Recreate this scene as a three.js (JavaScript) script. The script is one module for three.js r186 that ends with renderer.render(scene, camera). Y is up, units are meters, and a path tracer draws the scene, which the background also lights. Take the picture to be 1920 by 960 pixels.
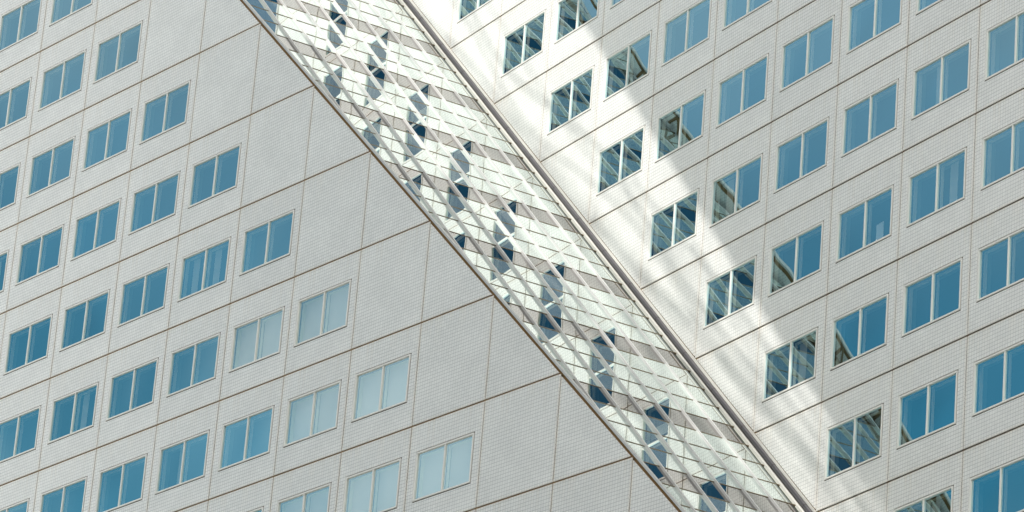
import * as THREE from 'three';
import { mergeGeometries } from 'three/addons/utils/BufferGeometryUtils.js';

// ------------------------------------------------------------------ camera, sky, sun, exposure
const A = 3.4, B = 3.4 * 0.9677;              // width and height of one facade panel, metres
const GROUND = -64.6;                         // street level below the origin (a panel corner of the right wing)
const scene = new THREE.Scene();
const camera = new THREE.PerspectiveCamera(2 * Math.atan(480 / 8041.62) * 180 / Math.PI, 2, 1, 3000);
{
  const w = new THREE.Vector3(-0.3988259555523466, 1.0235920947843336, -0.1331738348795204);
  const R = new THREE.Matrix4().makeRotationAxis(w.clone().normalize(), w.length());
  const flip = new THREE.Matrix4().makeScale(1, -1, -1);
  const M = flip.clone().multiply(R).multiply(flip).transpose();
  camera.quaternion.setFromRotationMatrix(M);
  const t = new THREE.Vector3(-0.6329427013102816, -2.089635177036905, 43.36018964674072).multiplyScalar(-A);
  t.applyMatrix4(R.clone().transpose());
  camera.position.set(t.x, -t.y, -t.z);
  camera.updateMatrixWorld(true);
}
const SUN = new THREE.Vector3(0.50, 0.60, 0.62).normalize();
const SUN_POWER = 2.0;

function mulberry(a) {
  return () => { a |= 0; a = a + 0x6D2B79F5 | 0; let t = Math.imul(a ^ a >>> 15, 1 | a); t = t + Math.imul(t ^ t >>> 7, 61 | t) ^ t; return ((t ^ t >>> 14) >>> 0) / 4294967296; };
}
const rnd = mulberry(20240611);
const hash3 = (x, y, z) => { let n = Math.imul(x, 374761393) + Math.imul(y, 668265263) + Math.imul(z, 2147483647 - 1640531527) | 0; n = Math.imul(n ^ n >>> 13, 1274126177); return ((n ^ n >>> 16) >>> 0) / 4294967296; };
function noise3(x, y, z) {
  const X = Math.floor(x), Y = Math.floor(y), Z = Math.floor(z), s = t => t * t * (3 - 2 * t), u = s(x - X), v = s(y - Y), w = s(z - Z), l = THREE.MathUtils.lerp;
  const h = (i, j, k) => hash3(X + i, Y + j, Z + k);
  return l(l(l(h(0, 0, 0), h(1, 0, 0), u), l(h(0, 1, 0), h(1, 1, 0), u), v), l(l(h(0, 0, 1), h(1, 0, 1), u), l(h(0, 1, 1), h(1, 1, 1), u), v), w);
}
const fbm = (x, y, z, n = 5) => { let s = 0, a = 0.5; for (let i = 0; i < n; i++) { s += a * noise3(x, y, z); x *= 2.03; y *= 2.03; z *= 2.03; a *= 0.5; } return s; };
{
  const CLOUDS = [[149, 27, 4.0, 0.15], [140.8, 26, 3.4, 0.17], [135.2, 20, 2.6, 0.24], [141.6, 17.6, 1.6, 0.16]];   // azimuth, height, size in degrees
  const W = 1024, H = 512, d = new Float32Array(W * H * 4), ss = THREE.MathUtils.smoothstep;
  for (let r = 0; r < H; r++) for (let c = 0; c < W; c++) {
    const el = ((r + 0.5) / H - 0.5) * Math.PI, az = ((c + 0.5) / W - 0.5) * 2 * Math.PI;
    const x = Math.cos(el) * Math.cos(az), y = Math.sin(el), z = Math.cos(el) * Math.sin(az);
    const h = Math.max(y, 0), k = Math.pow(1 - h, 4.6);
    let col = [0.010 + 0.80 * Math.pow(k, 1.8), 0.072 + 0.71 * k, 0.135 + 0.65 * Math.pow(k, 0.8)];
    const thin = 1 + 0.7 * (fbm(az * 30 + 3, el * 44, 1.9, 4) - 0.47); col = col.map(v => v * thin);
    const mu = Math.max(0, x * SUN.x + y * SUN.y + z * SUN.z), glow = 0.8 * Math.pow(mu, 7) + 1.6 * Math.pow(mu, 16);
    col = [col[0] + glow * 1.02, col[1] + glow * 0.96, col[2] + glow * 0.88];
    const q = 1 / (h + 0.22), f = fbm(x * q * 2.1 + 11.3, z * q * 2.1 + 4.7, 3.1, 6);
    const off = (a0, e0, s) => { const da = ((az * 180 / Math.PI - a0 + 540) % 360 - 180) * Math.cos(el), de = el * 180 / Math.PI - e0; return Math.exp(-(da * da + de * de) / (s * s)); };
    const gap = (a0, e0, s) => Math.max(0, 1 - 2 * off(a0, e0, s));
    const wisp = 0.65 + 0.7 * fbm(az * 14, el * 22, 7.7, 5);
    let cl = ss(f, 0.42, 0.62) * ss(y, 0.0, 0.1) * gap(143, 23, 11) * gap(133, 50, 15) * gap(-135, 52, 15);
    for (const [a0, e0, s, amount] of CLOUDS) cl += amount * wisp * off(a0, e0, s);
    cl = Math.min(cl, 1);
    const white = 1.3 + 0.7 * mu;
    col = col.map((v, i) => v + (white * [1.05, 1, 0.93][i] - v) * cl * 0.85);
    if (y < 0) col = [0.34, 0.34, 0.33];
    d.set([...col, 1], (r * W + c) * 4);
  }
  const sky = new THREE.DataTexture(d, W, H, THREE.RGBAFormat, THREE.FloatType);
  sky.mapping = THREE.EquirectangularReflectionMapping; sky.magFilter = sky.minFilter = THREE.LinearFilter; sky.needsUpdate = true;
  scene.background = sky; scene.environment = sky;
}
const sun = new THREE.DirectionalLight(new THREE.Color(1, 0.965, 0.91), SUN_POWER);
sun.position.copy(SUN).multiplyScalar(200); sun.castShadow = true; sun.shadow.radius = 0.34;
Object.assign(sun.shadow.camera, { left: -120, right: 120, top: 120, bottom: -120, near: 1, far: 600 });
sun.shadow.mapSize.set(4096, 4096);
scene.add(sun, sun.target);
const renderer = new THREE.WebGLRenderer({ antialias: true });
renderer.setSize(1024, 512);
renderer.toneMapping = THREE.LinearToneMapping;
renderer.toneMappingExposure = 1.79;
renderer.outputColorSpace = THREE.SRGBColorSpace;
renderer.shadowMap.enabled = true;

// ------------------------------------------------------------------ materials
const lin = (r, g, b) => new THREE.Color().setRGB(r, g, b);
const std = (c, rough, metal = 0, o = {}) => new THREE.MeshStandardMaterial({ color: lin(...c), roughness: rough, metalness: metal, ...o });

// small glazed tiles with grout: one texture spans one panel (30 x 30 tiles), so stains can gather at the joints
function tileTexture(seed) {
  const N = 1020, T = 34, r = mulberry(seed), col = new Uint8Array(N * N * 4), bump = new Uint8Array(N * N * 4);
  const tone = Array.from({ length: 900 }, () => r());
  const drip = Array.from({ length: 30 }, () => Math.pow(r(), 3));
  for (let y = 0; y < N; y++) for (let x = 0; x < N; x++) {
    const i = x / T | 0, j = y / T | 0, fx = x % T, fy = y % T, g = fx < 3 || fy < 4;
    const n = fbm(x / 210 + seed, y / 210, seed, 4) - 0.47;
    const edge = Math.min(x, N - x) / N, edgeY = Math.min(y, N - y) / N;
    const rust = 0.10 * Math.exp(-Math.min(edge, edgeY) / 0.010) + 0.025 * Math.exp(-(1 - y / N) / 0.12) * drip[i];
    let v = g ? 0.66 : 0.885 + 0.03 * (tone[j * 30 + i] - 0.5);
    v += n * 0.05;
    const c = [v - rust * 0.5, v - rust * 0.95, v + (g ? 0.006 : 0.0) - rust * 1.6];
    const o = (y * N + x) * 4;
    for (let k = 0; k < 3; k++) col[o + k] = Math.max(0, Math.min(255, c[k] * 255));
    col[o + 3] = 255;
    const b = g ? 90 : 225 + 20 * (tone[(j * 30 + i + 17) % 900] - 0.5) * (fx / T - 0.5) * 4;
    bump[o] = bump[o + 1] = bump[o + 2] = b; bump[o + 3] = 255;
  }
  const mk = (a, srgb) => {
    const t = new THREE.DataTexture(a, N, N); t.wrapS = t.wrapT = THREE.RepeatWrapping; t.repeat.set(1 / A, 1 / B);
    t.magFilter = THREE.LinearFilter; t.minFilter = THREE.LinearMipmapLinearFilter; t.generateMipmaps = true;
    if (srgb) t.colorSpace = THREE.SRGBColorSpace; t.needsUpdate = true; return t;
  };
  return [mk(col, true), mk(bump, false)];
}
const tiles = [tileTexture(3), tileTexture(8)];
const tileMats = [];
for (const [map, bump] of tiles) for (const k of [0.985, 1.0, 0.965])
  tileMats.push(new THREE.MeshStandardMaterial({ color: lin(k * 1.0, k * 0.998, k * 0.968), map, bumpMap: bump, bumpScale: 0.0015, roughness: 0.42 }));
const M = {
  dark: std([0.05, 0.034, 0.02], 0.85),
  seal: std([0.18, 0.10, 0.032], 0.85),
  sealR: std([0.075, 0.046, 0.020], 0.85), sealVR: std([0.085, 0.052, 0.022], 0.85),
  sealV: std([0.22, 0.14, 0.055], 0.85),
  frame: std([0.76, 0.745, 0.70], 0.4),
  rubber: std([0.02, 0.02, 0.02], 0.8),
  bar: std([0.55, 0.545, 0.535], 0.4),
  transom: std([0.17, 0.135, 0.085], 0.5, 0.3),
  trim: std([0.50, 0.495, 0.48], 0.45, 0.2),
  sill: std([0.66, 0.65, 0.60], 0.4),
  gap: std([0.03, 0.045, 0.028], 0.5),  // dark green that stands for shade beside the bottom rail
  pipe: std([0.10, 0.094, 0.10], 0.36, 0.3),
  ring: std([0.06, 0.05, 0.05], 0.5, 0.3),
  flange: std([0.70, 0.68, 0.63], 0.5),
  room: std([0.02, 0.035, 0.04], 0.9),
  reveal: std([0.88, 0.90, 0.72], 0.9),
  lining: std([0.16, 0.22, 0.20], 0.9),
  blind: std([0.90, 0.86, 0.78], 0.9),
  curtain: std([0.82, 0.82, 0.74], 0.95),
  concrete: std([0.42, 0.42, 0.41], 0.9),
  paper: std([0.85, 0.87, 0.86], 0.8),
  // coated glass: mirrors about half of the light and lets the rest through
  glass: new THREE.MeshStandardMaterial({ color: lin(0.55, 0.82, 0.87), metalness: 1, roughness: 0.0, transparent: true, opacity: 0.66 }),
  glassPale: new THREE.MeshStandardMaterial({ color: lin(0.74, 0.87, 0.87), metalness: 1, roughness: 0.0, transparent: true, opacity: 0.58 }),  // paler copy for blind windows, grey cloud reflection put into the tint
  vision: new THREE.MeshPhysicalMaterial({ color: lin(0.82, 0.895, 0.855), metalness: 0.83, roughness: 0.02 }),
  spandrel: new THREE.MeshPhysicalMaterial({ color: lin(0.44, 0.425, 0.41), metalness: 1, roughness: 0.01 }),
  sunMask: std([0.66, 0.65, 0.63], 0.85),  // for the added slab and rods that shape the sunlight
};

// ------------------------------------------------------------------ helpers
const V3 = (x, y, z) => new THREE.Vector3(x, y, z);
const taken = {};
const numbered = n => { const k = taken[n] = (taken[n] ?? -1) + 1; return k ? `${n}_${String(k).padStart(3, '0')}` : n; };
function thing(name, label, category, group) {
  const o = new THREE.Group(); o.name = numbered(name); o.userData = { label, category }; if (group) o.userData.group = group; scene.add(o); return o;
}
function mesh(name, geo, mat, parent) {
  const m = new THREE.Mesh(geo, mat); m.name = numbered(name); m.castShadow = m.receiveShadow = true; parent.add(m); return m;
}
const box = (x0, x1, y0, y1, z0, z1) => new THREE.BoxGeometry(x1 - x0, y1 - y0, z1 - z0).translate((x0 + x1) / 2, (y0 + y1) / 2, (z0 + z1) / 2);
// a bar with a rectangular section running from p to q; a and b span the section: [a0,a1] along va and [b0,b1] along vb
function beam(p, q, va, a0, a1, vb, b0, b1) {
  const c = []; for (const e of [p, q]) for (const [s, t] of [[a0, b0], [a1, b0], [a1, b1], [a0, b1]]) c.push(e.clone().addScaledVector(va, s).addScaledVector(vb, t));
  const f = [[0, 1, 5, 4], [1, 2, 6, 5], [2, 3, 7, 6], [3, 0, 4, 7], [3, 2, 1, 0], [4, 5, 6, 7]], pos = [], uv = [];
  for (const [i, j, k, l] of f) for (const n of [i, j, k, i, k, l]) { pos.push(c[n].x, c[n].y, c[n].z); uv.push(0, 0); }
  const g = new THREE.BufferGeometry(); g.setAttribute('position', new THREE.Float32BufferAttribute(pos, 3)); g.setAttribute('uv', new THREE.Float32BufferAttribute(uv, 2)); g.computeVertexNormals(); return g;
}
const frustum = new THREE.Frustum().setFromProjectionMatrix(new THREE.Matrix4().multiplyMatrices(camera.projectionMatrix, camera.matrixWorldInverse));
const sphere = new THREE.Sphere();
const near = (p, r) => { sphere.center.copy(p); sphere.radius = r; return frustum.intersectsSphere(sphere); };

// ------------------------------------------------------------------ panels of a facade, in cell metres (x 0..A, y -B..0, front face at z = 0)
const GX = 0.021, GY = 0.028;                 // half the joints
const WIN = { x0: 0.11 * A, x1: 0.89 * A, y0: -0.737 * B, y1: -0.274 * B };
function panelShape(kind) {
  const s = new THREE.Shape(), x0 = GX, x1 = A - GX, y0 = -B + GY, y1 = -GY, c = 0.085;
  if (kind === 'low') { s.moveTo(x0, y1 - c); s.lineTo(x0, y0); s.lineTo(x1 - c, y0); }
  else if (kind === 'high') { s.moveTo(x0 + c, y1); s.lineTo(x1, y0 + c); s.lineTo(x1, y1); }
  else { s.moveTo(x0, y0); s.lineTo(x1, y0); s.lineTo(x1, y1); s.lineTo(x0, y1); }
  if (kind === 'window') {
    const h = new THREE.Path(), g = 0.034; h.moveTo(WIN.x0 - g, WIN.y0 - g); h.lineTo(WIN.x0 - g, WIN.y1 + g); h.lineTo(WIN.x1 + g, WIN.y1 + g); h.lineTo(WIN.x1 + g, WIN.y0 - g); s.holes.push(h);
  }
  return s;
}
const panelGeo = {};
for (const kind of ['full', 'window', 'low', 'high']) {
  const g = new THREE.ExtrudeGeometry(panelShape(kind), { depth: 0.06, bevelEnabled: true, bevelSize: 0.006, bevelOffset: -0.006, bevelThickness: 0.006, bevelSegments: 1 });
  panelGeo[kind] = g.translate(0, 0, -0.066);
}
function ringGeo(x0, x1, y0, y1, w, z0, z1) {
  return mergeGeometries([box(x0, x1, y1 - w, y1, z0, z1), box(x0, x1, y0, y0 + w, z0, z1), box(x0, x0 + w, y0 + w, y1 - w, z0, z1), box(x1 - w, x1, y0 + w, y1 - w, z0, z1)]);
}
// a sheet of glass that is never quite flat
function paneGeo(w, h, amp, seed, n = 6) {
  const g = new THREE.PlaneGeometry(w, h, n, n), p = g.attributes.position, r = mulberry(seed), ax = (r() - 0.5) * amp * 2, ay = (r() - 0.5) * amp * 2, bow = (0.25 + r()) * amp * (r() < 0.7 ? 1 : -1), tw = (r() - 0.5) * amp;
  for (let i = 0; i < p.count; i++) { const u = p.getX(i) / w * 2, v = p.getY(i) / h * 2; p.setZ(i, ax * u + ay * v + bow * ((1 - u * u) * (1 - v * v)) + tw * u * v); }
  g.computeVertexNormals(); return g;
}
const W0 = { x0: WIN.x0, x1: WIN.x1, y0: WIN.y0, y1: WIN.y1 }, FW = 0.047, mid = (W0.x0 + W0.x1) / 2, MW = 0.022;
const winGeo = {
  sealant: ringGeo(W0.x0 - 0.05, W0.x1 + 0.05, W0.y0 - 0.05, W0.y1 + 0.05, 0.07, -0.09, -0.03),
  frame: ringGeo(W0.x0, W0.x1, W0.y0, W0.y1, FW, -0.10, 0.012),
  mullion: box(mid - MW, mid + MW, W0.y0 + FW, W0.y1 - FW, -0.09, 0.004),
  reveal: mergeGeometries([ringGeo(W0.x0 + 0.03, W0.x1 - 0.03, W0.y0 + 0.03, W0.y1 - 0.03, 0.045, -0.255, -0.135), box(mid - MW - 0.01, mid + MW + 0.01, W0.y0 + FW, W0.y1 - FW, -0.22, -0.125)]),
  gasket: mergeGeometries([ringGeo(W0.x0 + 0.02, W0.x1 - 0.02, W0.y0 + 0.02, W0.y1 - 0.02, 0.048, -0.134, -0.101), box(mid - MW - 0.006, mid + MW + 0.006, W0.y0 + FW, W0.y1 - FW, -0.124, -0.091)]),
  lining: ringGeo(W0.x0 + 0.015, W0.x1 - 0.015, W0.y0 + 0.015, W0.y1 - 0.015, 0.05, -0.40, -0.257),
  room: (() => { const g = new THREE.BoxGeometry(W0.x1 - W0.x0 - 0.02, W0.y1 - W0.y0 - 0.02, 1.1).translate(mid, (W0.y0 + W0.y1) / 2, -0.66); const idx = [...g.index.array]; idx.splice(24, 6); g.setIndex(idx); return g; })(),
};
const paneW = (W0.x1 - W0.x0) / 2 - FW - MW, paneH = W0.y1 - W0.y0 - 2 * FW, py = (W0.y0 + W0.y1) / 2;
const winPanes = Array.from({ length: 10 }, (_, i) => paneGeo(paneW, paneH, 0.0012, 100 + i));
const paneX = [W0.x0 + FW + paneW / 2, mid + MW + paneW / 2];
const curtainGeo = (() => { // a folded strip of curtain drawn to the left of a pane
  const g = new THREE.PlaneGeometry(0.34, paneH, 16, 1), p = g.attributes.position; for (let i = 0; i < p.count; i++) p.setZ(i, 0.018 * Math.sin(p.getX(i) * 95)); g.computeVertexNormals(); return g;
})();
const blindGeo = (() => { // a lowered blind with shallow folds
  const g = new THREE.PlaneGeometry(paneW + 0.02, paneH, 1, 44), p = g.attributes.position; for (let i = 0; i < p.count; i++) p.setZ(i, 0.006 * ((i >> 1) % 2)); g.computeVertexNormals(); return g;
})();
function windowParts(x, y, parent, blind) {
  const g = new THREE.Group(); g.name = numbered('window'); g.position.set(x, y, 0); parent.add(g);
  mesh('sealant', winGeo.sealant, M.dark, g); mesh('frame', winGeo.frame, M.frame, g); mesh('mullion', winGeo.mullion, M.frame, g); mesh('room', winGeo.room, M.room, g);
  for (let k = 0; k < 2; k++) {
    const gp = mesh('glass_pane', winPanes[rnd() * 10 | 0], blind ? M.glassPale : M.glass, g); gp.position.set(paneX[k], py, -0.035); gp.rotation.set((rnd() - 0.5) * 0.008, (rnd() - 0.5) * 0.008, 0);
    if (blind) mesh('blind', blindGeo, M.blind, g).position.set(paneX[k], py + blind * paneH, -0.255);
    else if (rnd() < 0.13) mesh('curtain', curtainGeo, M.curtain, g).position.set(paneX[k] + (rnd() - 0.5) * paneW * 0.8, py, -0.30);
  }
  mesh('reveal', winGeo.reveal, M.reveal, g); mesh('lining', winGeo.lining, M.lining, g); mesh('gasket', winGeo.gasket, M.rubber, g);
  return g;
}

// ------------------------------------------------------------------ the two wings
const DX = 1.0305794869213711, DY = 0.918280287789262, DZ = 2.623488735650252, TH = 0.14295572979115426;
const leftAt = V3(DX * A, -DY * A, DZ * A);
function facade(root, off, inside, hasWindow, triangle, diag, iRange, jRange, extra, blinds) {
  const cells = [];
  for (let j = jRange[0]; j < jRange[1]; j++) for (let i = iRange[0]; i < iRange[1]; i++) {
    if (!inside(i, j)) continue;
    const c = root.localToWorld(V3((i + 0.5) * A, off - (j + 0.5) * B, 0));
    if (near(c, 4.6) || extra(i, j)) cells.push([i, j]);
  }
  for (const [i, j] of cells) {
    const kind = i === j ? triangle : hasWindow(i, j) ? 'window' : 'full';
    const p = mesh('wall_panel', panelGeo[kind], tileMats[rnd() * 6 | 0], root);
    p.position.set(i * A, off - j * B, (rnd() - 0.5) * 0.004); p.rotation.set((rnd() - 0.5) * 0.0012, (rnd() - 0.5) * 0.0012, 0);
    if (kind === 'window') {
      const w = windowParts(i * A, off - j * B, root, blinds(i, j));
      w.userData.cell = `${i},${j}`;
    }
  }
  // rusty joint seals behind the gaps, one strip to a joint
  const rows = new Map(), cols = new Map();
  const add = (m, k, a, b) => { const e = m.get(k) ?? [1e9, -1e9]; m.set(k, [Math.min(e[0], a), Math.max(e[1], b)]); };
  for (const [i, j] of cells) { add(rows, j, i, i + 1); add(rows, j + 1, i, i + 1); add(cols, i, j, j + 1); add(cols, i + 1, j, j + 1); }
  const d = 0.05 / A;
  for (const [j, [a, b]] of rows) { const lo = triangle === 'high' ? Math.max(a, j + d) : a, hi = triangle === 'low' ? Math.min(b, j - d) : b; if (hi > lo) mesh('joint_seal', box(lo * A, hi * A, off - j * B - 0.09, off - j * B + 0.09, -0.075, -0.036), triangle === 'high' ? M.sealR : M.seal, root); }
  for (const [i, [a, b]] of cols) { const lo = triangle === 'low' ? Math.max(a, i + d) : a, hi = triangle === 'high' ? Math.min(b, i - d) : b; if (hi > lo) mesh('joint_seal', box(i * A - 0.08, i * A + 0.08, off - hi * B, off - lo * B, -0.078, -0.03), triangle === 'high' ? M.sealVR : M.sealV, root); }
}
const EXY = V3(A, -B, 0).normalize(), NXY = V3(B, A, 0).normalize();   // along the rake (down to the right) and across it (up to the right)
const KLEN = Math.hypot(A, B), UM = A * B / KLEN;                     // metres along the rake per panel, metres across it per panel of u

const left = thing('tower_wing', 'white tiled tower wing on the left, sloping edge against the glass strip, blue windows', 'building');
left.position.set(leftAt.x, GROUND, leftAt.z); left.rotation.y = TH; left.updateMatrixWorld(true);
const LOFF = leftAt.y - GROUND;
facade(left, LOFF, (i, j) => i <= j, (i, j) => i - j <= -2, 'low', null, [-9, 10], [-4, 10], (i, j) => false, (i, j) => ['0,3', '1,3', '2,4', '1,4', '3,5', '2,5', '1,5'].includes(`${i},${j}`) ? 0.001 + 0.05 * rnd() : 0);
const right = thing('tower_wing', 'white tiled tower wing on the right, bright sunlit band beside the glass strip', 'building');
right.position.set(0, GROUND, 0); right.updateMatrixWorld(true);
const ROFF = -GROUND;
facade(right, ROFF, (i, j) => i >= j, (i, j) => i - j >= 1 && j > -4, 'high', null, [-4, 14], [-4, 10], (i, j) => i - j <= 3 && i + j < 16, () => 0);
// solid body behind the panels
function body(root, off, side, x) {
  const s = new THREE.Shape(), u = side * 0.10, y1 = 12, y0 = (GROUND) / B;
  const pt = k => [(k + (side < 0 ? -0.26 : u)) * A, off - k * B];
  const lowK = off / B, hi = side < 0 ? -5 : -4;
  s.moveTo(...pt(hi)); s.lineTo(...pt(lowK)); s.lineTo(x, 0); s.lineTo(x, off - hi * B); s.closePath();
  mesh('wall', new THREE.ExtrudeGeometry(s, { depth: 12, bevelEnabled: false }).translate(0, 0, -13.3), M.concrete, root);
  const [cx, cy] = pt(hi), a = Math.min(cx, x), b = Math.max(cx, x); mesh('parapet_coping', box(a, b, cy - 0.03, cy + 0.07, -13.3, 0.03), M.trim, root);
}
body(left, LOFF, -1, -60); body(right, ROFF, 1, 110);
// sloping edge of the left wing: rusty joint and pale metal return
{
  const p = k => V3(k * A, LOFF - k * B, 0);
  const a = p(-5), b = p(10);
  mesh('joint_seal', beam(a, b, NXY, -0.11, 0.034, V3(0, 0, 1), -0.075, -0.03), M.seal, left);
  for (let k = -5; k < 10; k++) mesh('edge_trim', beam(p(k + 0.003), p(k + 1), NXY, 0.032, 0.09 + 0.004 * rnd(), V3(0, 0, 1), -0.10, 0.003 + 0.003 * rnd()), M.trim, left);
  mesh('edge_lining', beam(a, b, NXY, -1.2, -0.5, V3(0, 0, 1), -0.9, -0.08), M.concrete, left);
}
// lower edge of the right wing: joint, flange, half-round gutter in sections
{
  const p = k => V3(k * A, ROFF - k * B, 0), Z = V3(0, 0, 1), a = p(-4), b = p(10);
  mesh('joint_seal', beam(a, b, NXY, 0.02, 0.12, Z, -0.075, -0.03), M.sealV, right);
  for (let k = -4; k < 10; k++) mesh('flange', beam(p(k + 0.003), p(k + 1), NXY, -0.09, 0.028 + 0.004 * rnd(), Z, -0.06, 0.005 + 0.003 * rnd()), M.flange, right);
  mesh('edge_lining', beam(a, b, NXY, -0.9, -0.09, Z, -0.5, -0.06), M.concrete, right);
  for (let k = -3.61; k < 9.5; k += 0.5) {
    const q0 = p(k).addScaledVector(NXY, -0.115).addScaledVector(Z, 0.035), q1 = p(k + 0.494).addScaledVector(NXY, -0.115).addScaledVector(Z, 0.035);
    const L = q0.distanceTo(q1), g = new THREE.CylinderGeometry(0.076, 0.076, L, 20, 1);
    const m = mesh('gutter_section', g, M.pipe, right); m.position.copy(q0).lerp(q1, 0.5); m.quaternion.setFromUnitVectors(V3(0, 1, 0), EXY);
    const r = mesh('gutter_joint', new THREE.CylinderGeometry(0.079, 0.079, 0.03, 20, 1), M.ring, right); r.position.copy(q1).addScaledVector(EXY, 0.01); r.quaternion.copy(m.quaternion);
  }
}

// ------------------------------------------------------------------ the glazed strip between the wings
const strip = thing('glass_strip', 'sloping strip of mirrored glass with white glazing bars between the two wings', 'glazing');
strip.position.set(0, GROUND, 0);
const U0 = -0.103;
const SP = (k, d, h = 0) => V3((k + U0 / 2) * A, ROFF - (k - U0 / 2) * B, d * A).addScaledVector(NXY, h);   // k along the rake, d out from the right wing (in panels), h metres proud of the glass
const dMax = k => DZ - Math.tan(TH) * (k + U0 / 2 - DX) - 0.05;
const barD = n => 0.325 + 0.267 * n;
const paneW2 = 0.25 * KLEN - 0.03, paneD = 0.267 * A - 0.02;
const Zv = V3(0, 0, 1);
const stripBasis = new THREE.Matrix4().makeBasis(EXY, Zv, V3(0, 0, 0).crossVectors(EXY, Zv));   // pane plane: x along the rake, y outwards, z = normal
const stripQ = new THREE.Quaternion().setFromRotationMatrix(stripBasis);
const nDir = V3(0, 0, 1).applyQuaternion(stripQ);
const flipPane = nDir.dot(NXY) < 0;
const stripPanes = Array.from({ length: 14 }, (_, i) => { const g = paneGeo(paneW2, paneD, 0.00045, 300 + i); if (flipPane) g.scale(1, 1, 1); return g; });
const farVision = [], farSpandrel = [];
for (let m = -17; m < 34; m++) {
  const k0 = m / 4 + 0.09, k1 = k0 + 0.25, kc = (k0 + k1) / 2, sp = ((m % 4) + 4) % 4 === 3;
  for (let n = -1; n < 12; n++) {
    const d0 = n < 0 ? 0.094 : barD(n), d1 = barD(n + 1), lim = dMax(k1);
    if (d0 > lim - 0.02) continue;
    const c = SP(kc, (d0 + Math.min(d1, lim)) / 2);
    const whole = n >= 0 && d1 <= lim;
    const g = whole ? stripPanes[rnd() * 14 | 0] : paneGeo(paneW2, (Math.min(d1, lim) - d0) * A - 0.02, 0.0009, 500 + m * 13 + n);
    const inView = near(V3(c.x, c.y + GROUND, c.z), 0.9);
    if (inView) {
      const o = mesh(sp ? 'spandrel_panel' : 'glass_pane', g, sp ? M.spandrel : M.vision, strip); o.position.copy(c); o.quaternion.copy(stripQ);
    } else {
      const q = g.clone().applyQuaternion(stripQ).translate(c.x, c.y, c.z); (sp ? farSpandrel : farVision).push(q);
    }
  }
  const a = SP(k0, 0.045), b = SP(k0, dMax(k0));
  mesh('transom', beam(a, b, EXY, -0.02, 0.02, NXY, -0.06, 0.012), M.transom, strip);
}
mesh('glazing_beyond', mergeGeometries(farVision), M.vision, strip).userData.kind = 'stuff';
mesh('spandrel_beyond', mergeGeometries(farSpandrel), M.spandrel, strip).userData.kind = 'stuff';
for (let n = 0; n < 12; n++) {
  const d = barD(n); let k = 8.6; while (k > -4.16 && dMax(k) < d) k -= 0.02;
  if (k <= -4.1) break;
  mesh('glazing_bar', beam(SP(-4.16, d), SP(k, d), Zv, -0.022, 0.022, NXY, -0.05, 0.075), M.bar, strip);
}
mesh('bottom_rail', beam(SP(-4.16, 0), SP(9, 0), Zv, 0.10, 0.20, NXY, -0.06, 0.05), M.sill, strip);
mesh('painted_shadow_gap', beam(SP(-4.16, 0), SP(9, 0), Zv, 0.20, 0.325, NXY, -0.12, -0.04), M.gap, strip);  // recess strip with the shade under the glass edge put into its colour
{ // the solid edge of the storeys behind the glass
  const s = [SP(-4.16, -1.5, -0.12), SP(9, -1.5, -0.12), SP(9, dMax(9) - 0.05, -0.12), SP(-4.16, dMax(-4.16) - 0.05, -0.12)], t = s.map(p => p.clone().addScaledVector(NXY, -0.5));
  const c = [...s, ...t], pos = []; for (const [i, j, k, l] of [[0, 1, 2, 3], [7, 6, 5, 4], [0, 4, 5, 1], [1, 5, 6, 2], [2, 6, 7, 3], [3, 7, 4, 0]]) for (const q of [i, j, k, i, k, l]) pos.push(c[q].x, c[q].y, c[q].z);
  const g = new THREE.BufferGeometry(); g.setAttribute('position', new THREE.Float32BufferAttribute(pos, 3)); g.computeVertexNormals();
  mesh('backing', g, M.concrete, strip);
}

// ------------------------------------------------------------------ sheet of paper that leans in a window of the right wing
for (const w of right.children) if (w.userData.cell === '7,4') {
  w.userData.label = 'window with a white sheet leaning inside its right pane';
  const s = mesh('paper_sheet', new THREE.BoxGeometry(0.30, 0.55, 0.01), M.paper, w); s.position.set(paneX[1] + 0.02, py - paneH / 2 + 0.30, -0.08); s.rotation.set(-0.12, 0.1, 0.16);
}
for (const r of [left, right]) for (const c of r.children) delete c.userData.cell;

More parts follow.
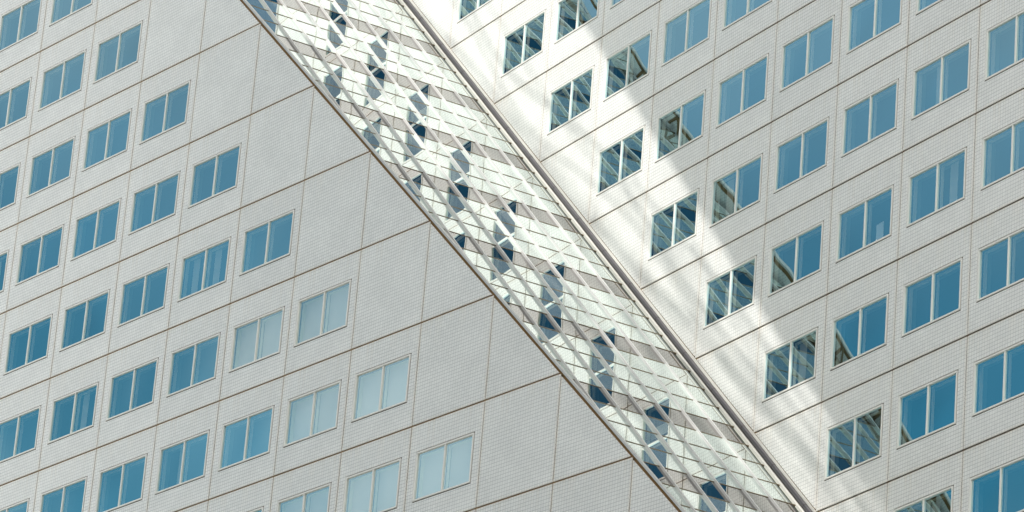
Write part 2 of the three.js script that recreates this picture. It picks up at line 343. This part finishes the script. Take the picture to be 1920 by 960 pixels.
// ------------------------------------------------------------------ ground, and an unseen slab added to shape the sun band
{
  const g = new THREE.Mesh(new THREE.PlaneGeometry(4000, 4000).rotateX(-Math.PI / 2), std([0.36, 0.355, 0.34], 0.9));
  g.name = 'ground'; g.position.y = GROUND; g.userData.kind = 'structure'; g.receiveShadow = true; scene.add(g);
}
{
  const ZT = 50, TD = 1.2;
  const cast = (p, z) => p.clone().addScaledVector(SUN, (z - p.z) / SUN.z);
  const rightPt = (k, u) => V3((k + u / 2) * A, -(k - u / 2) * B, 0);
  const leftPt = (k, d) => V3((k + U0 / 2 + 0.05) * A, -(k - U0 / 2 - 0.05) * B, d * A);
  const uB = k => 2.26 - 0.2 * k;
  const a0 = cast(leftPt(-4, 3.05), ZT), a1 = cast(leftPt(9.2, 0.05), ZT), b0 = cast(rightPt(-4, uB(-4)), ZT + TD), b1 = cast(rightPt(9.2, uB(9.2)), ZT + TD);
  const x0 = Math.min(a0.x, b0.x) - 10, x1 = 78, top = b0.y + 5;
  const line = (p, q, x) => p.y + (q.y - p.y) * (x - p.x) / (q.x - p.x);
  const s = new THREE.Shape(); // one slab with a raked slot that is open at its upper left
  s.moveTo(x0, GROUND); s.lineTo(x1, GROUND); s.lineTo(x1, top + 12); s.lineTo(b0.x, top + 12); s.lineTo(b0.x, b0.y); s.lineTo(b1.x, b1.y); s.lineTo(a1.x, a1.y); s.lineTo(x0, line(a0, a1, x0)); s.closePath();
  const t = new THREE.Group(); t.name = 'added_sun_mask'; t.userData.kind = 'structure'; scene.add(t);  // out-of-view slab added so only a diagonal band gets direct sun
  mesh('wall', new THREE.ExtrudeGeometry(s, { depth: TD, bevelEnabled: false }).translate(0, 0, ZT), M.sunMask, t);
  const r2 = mulberry(77);
  for (let n = 0; n < 18; n++) { // thin bent rods added across the slot to streak the sun band
    const f0 = 0.10 + 0.70 * (n + 0.8 * r2()) / 18 - 0.05 * (n % 2), f1 = f0 + (r2() - 0.2) * 0.2, r = 0.02 + 0.042 * r2(), w = 0.012 + 0.03 * r2(), ph = r2() * 6;
    const pts = []; for (let i = 0; i <= 20; i++) { const e = i / 20, f = Math.min(0.86, f0 + (f1 - f0) * e + w * Math.sin(e * (9 + 6 * (n % 3)) + ph)); pts.push(a0.clone().lerp(a1, e).lerp(b0.clone().lerp(b1, e), f).setZ(ZT + TD / 2)); }
    mesh('added_shadow_rod', new THREE.TubeGeometry(new THREE.CatmullRomCurve3(pts), 60, r, 8), M.sunMask, t);
  }
  for (let n = 0; n < 12; n++) { // more added rods, dimming the lower end of the sun band
    const f = 0.06 + 0.9 * (n + 0.7 * r2()) / 12, e0 = 0.5 + 0.14 * r2(), ph = r2() * 6, r = 0.03 + 0.03 * r2();
    const pts = []; for (let i = 0; i <= 12; i++) { const e = e0 + (1 - e0) * i / 12; pts.push(a0.clone().lerp(a1, e).lerp(b0.clone().lerp(b1, e), Math.min(0.97, f + 0.02 * Math.sin(e * 14 + ph) + 0.1 * (e - e0))).setZ(ZT + TD / 2 + 0.3)); }
    mesh('added_shadow_rod', new THREE.TubeGeometry(new THREE.CatmullRomCurve3(pts), 60, r, 8), M.sunMask, t);
  }
}
renderer.render(scene, camera);
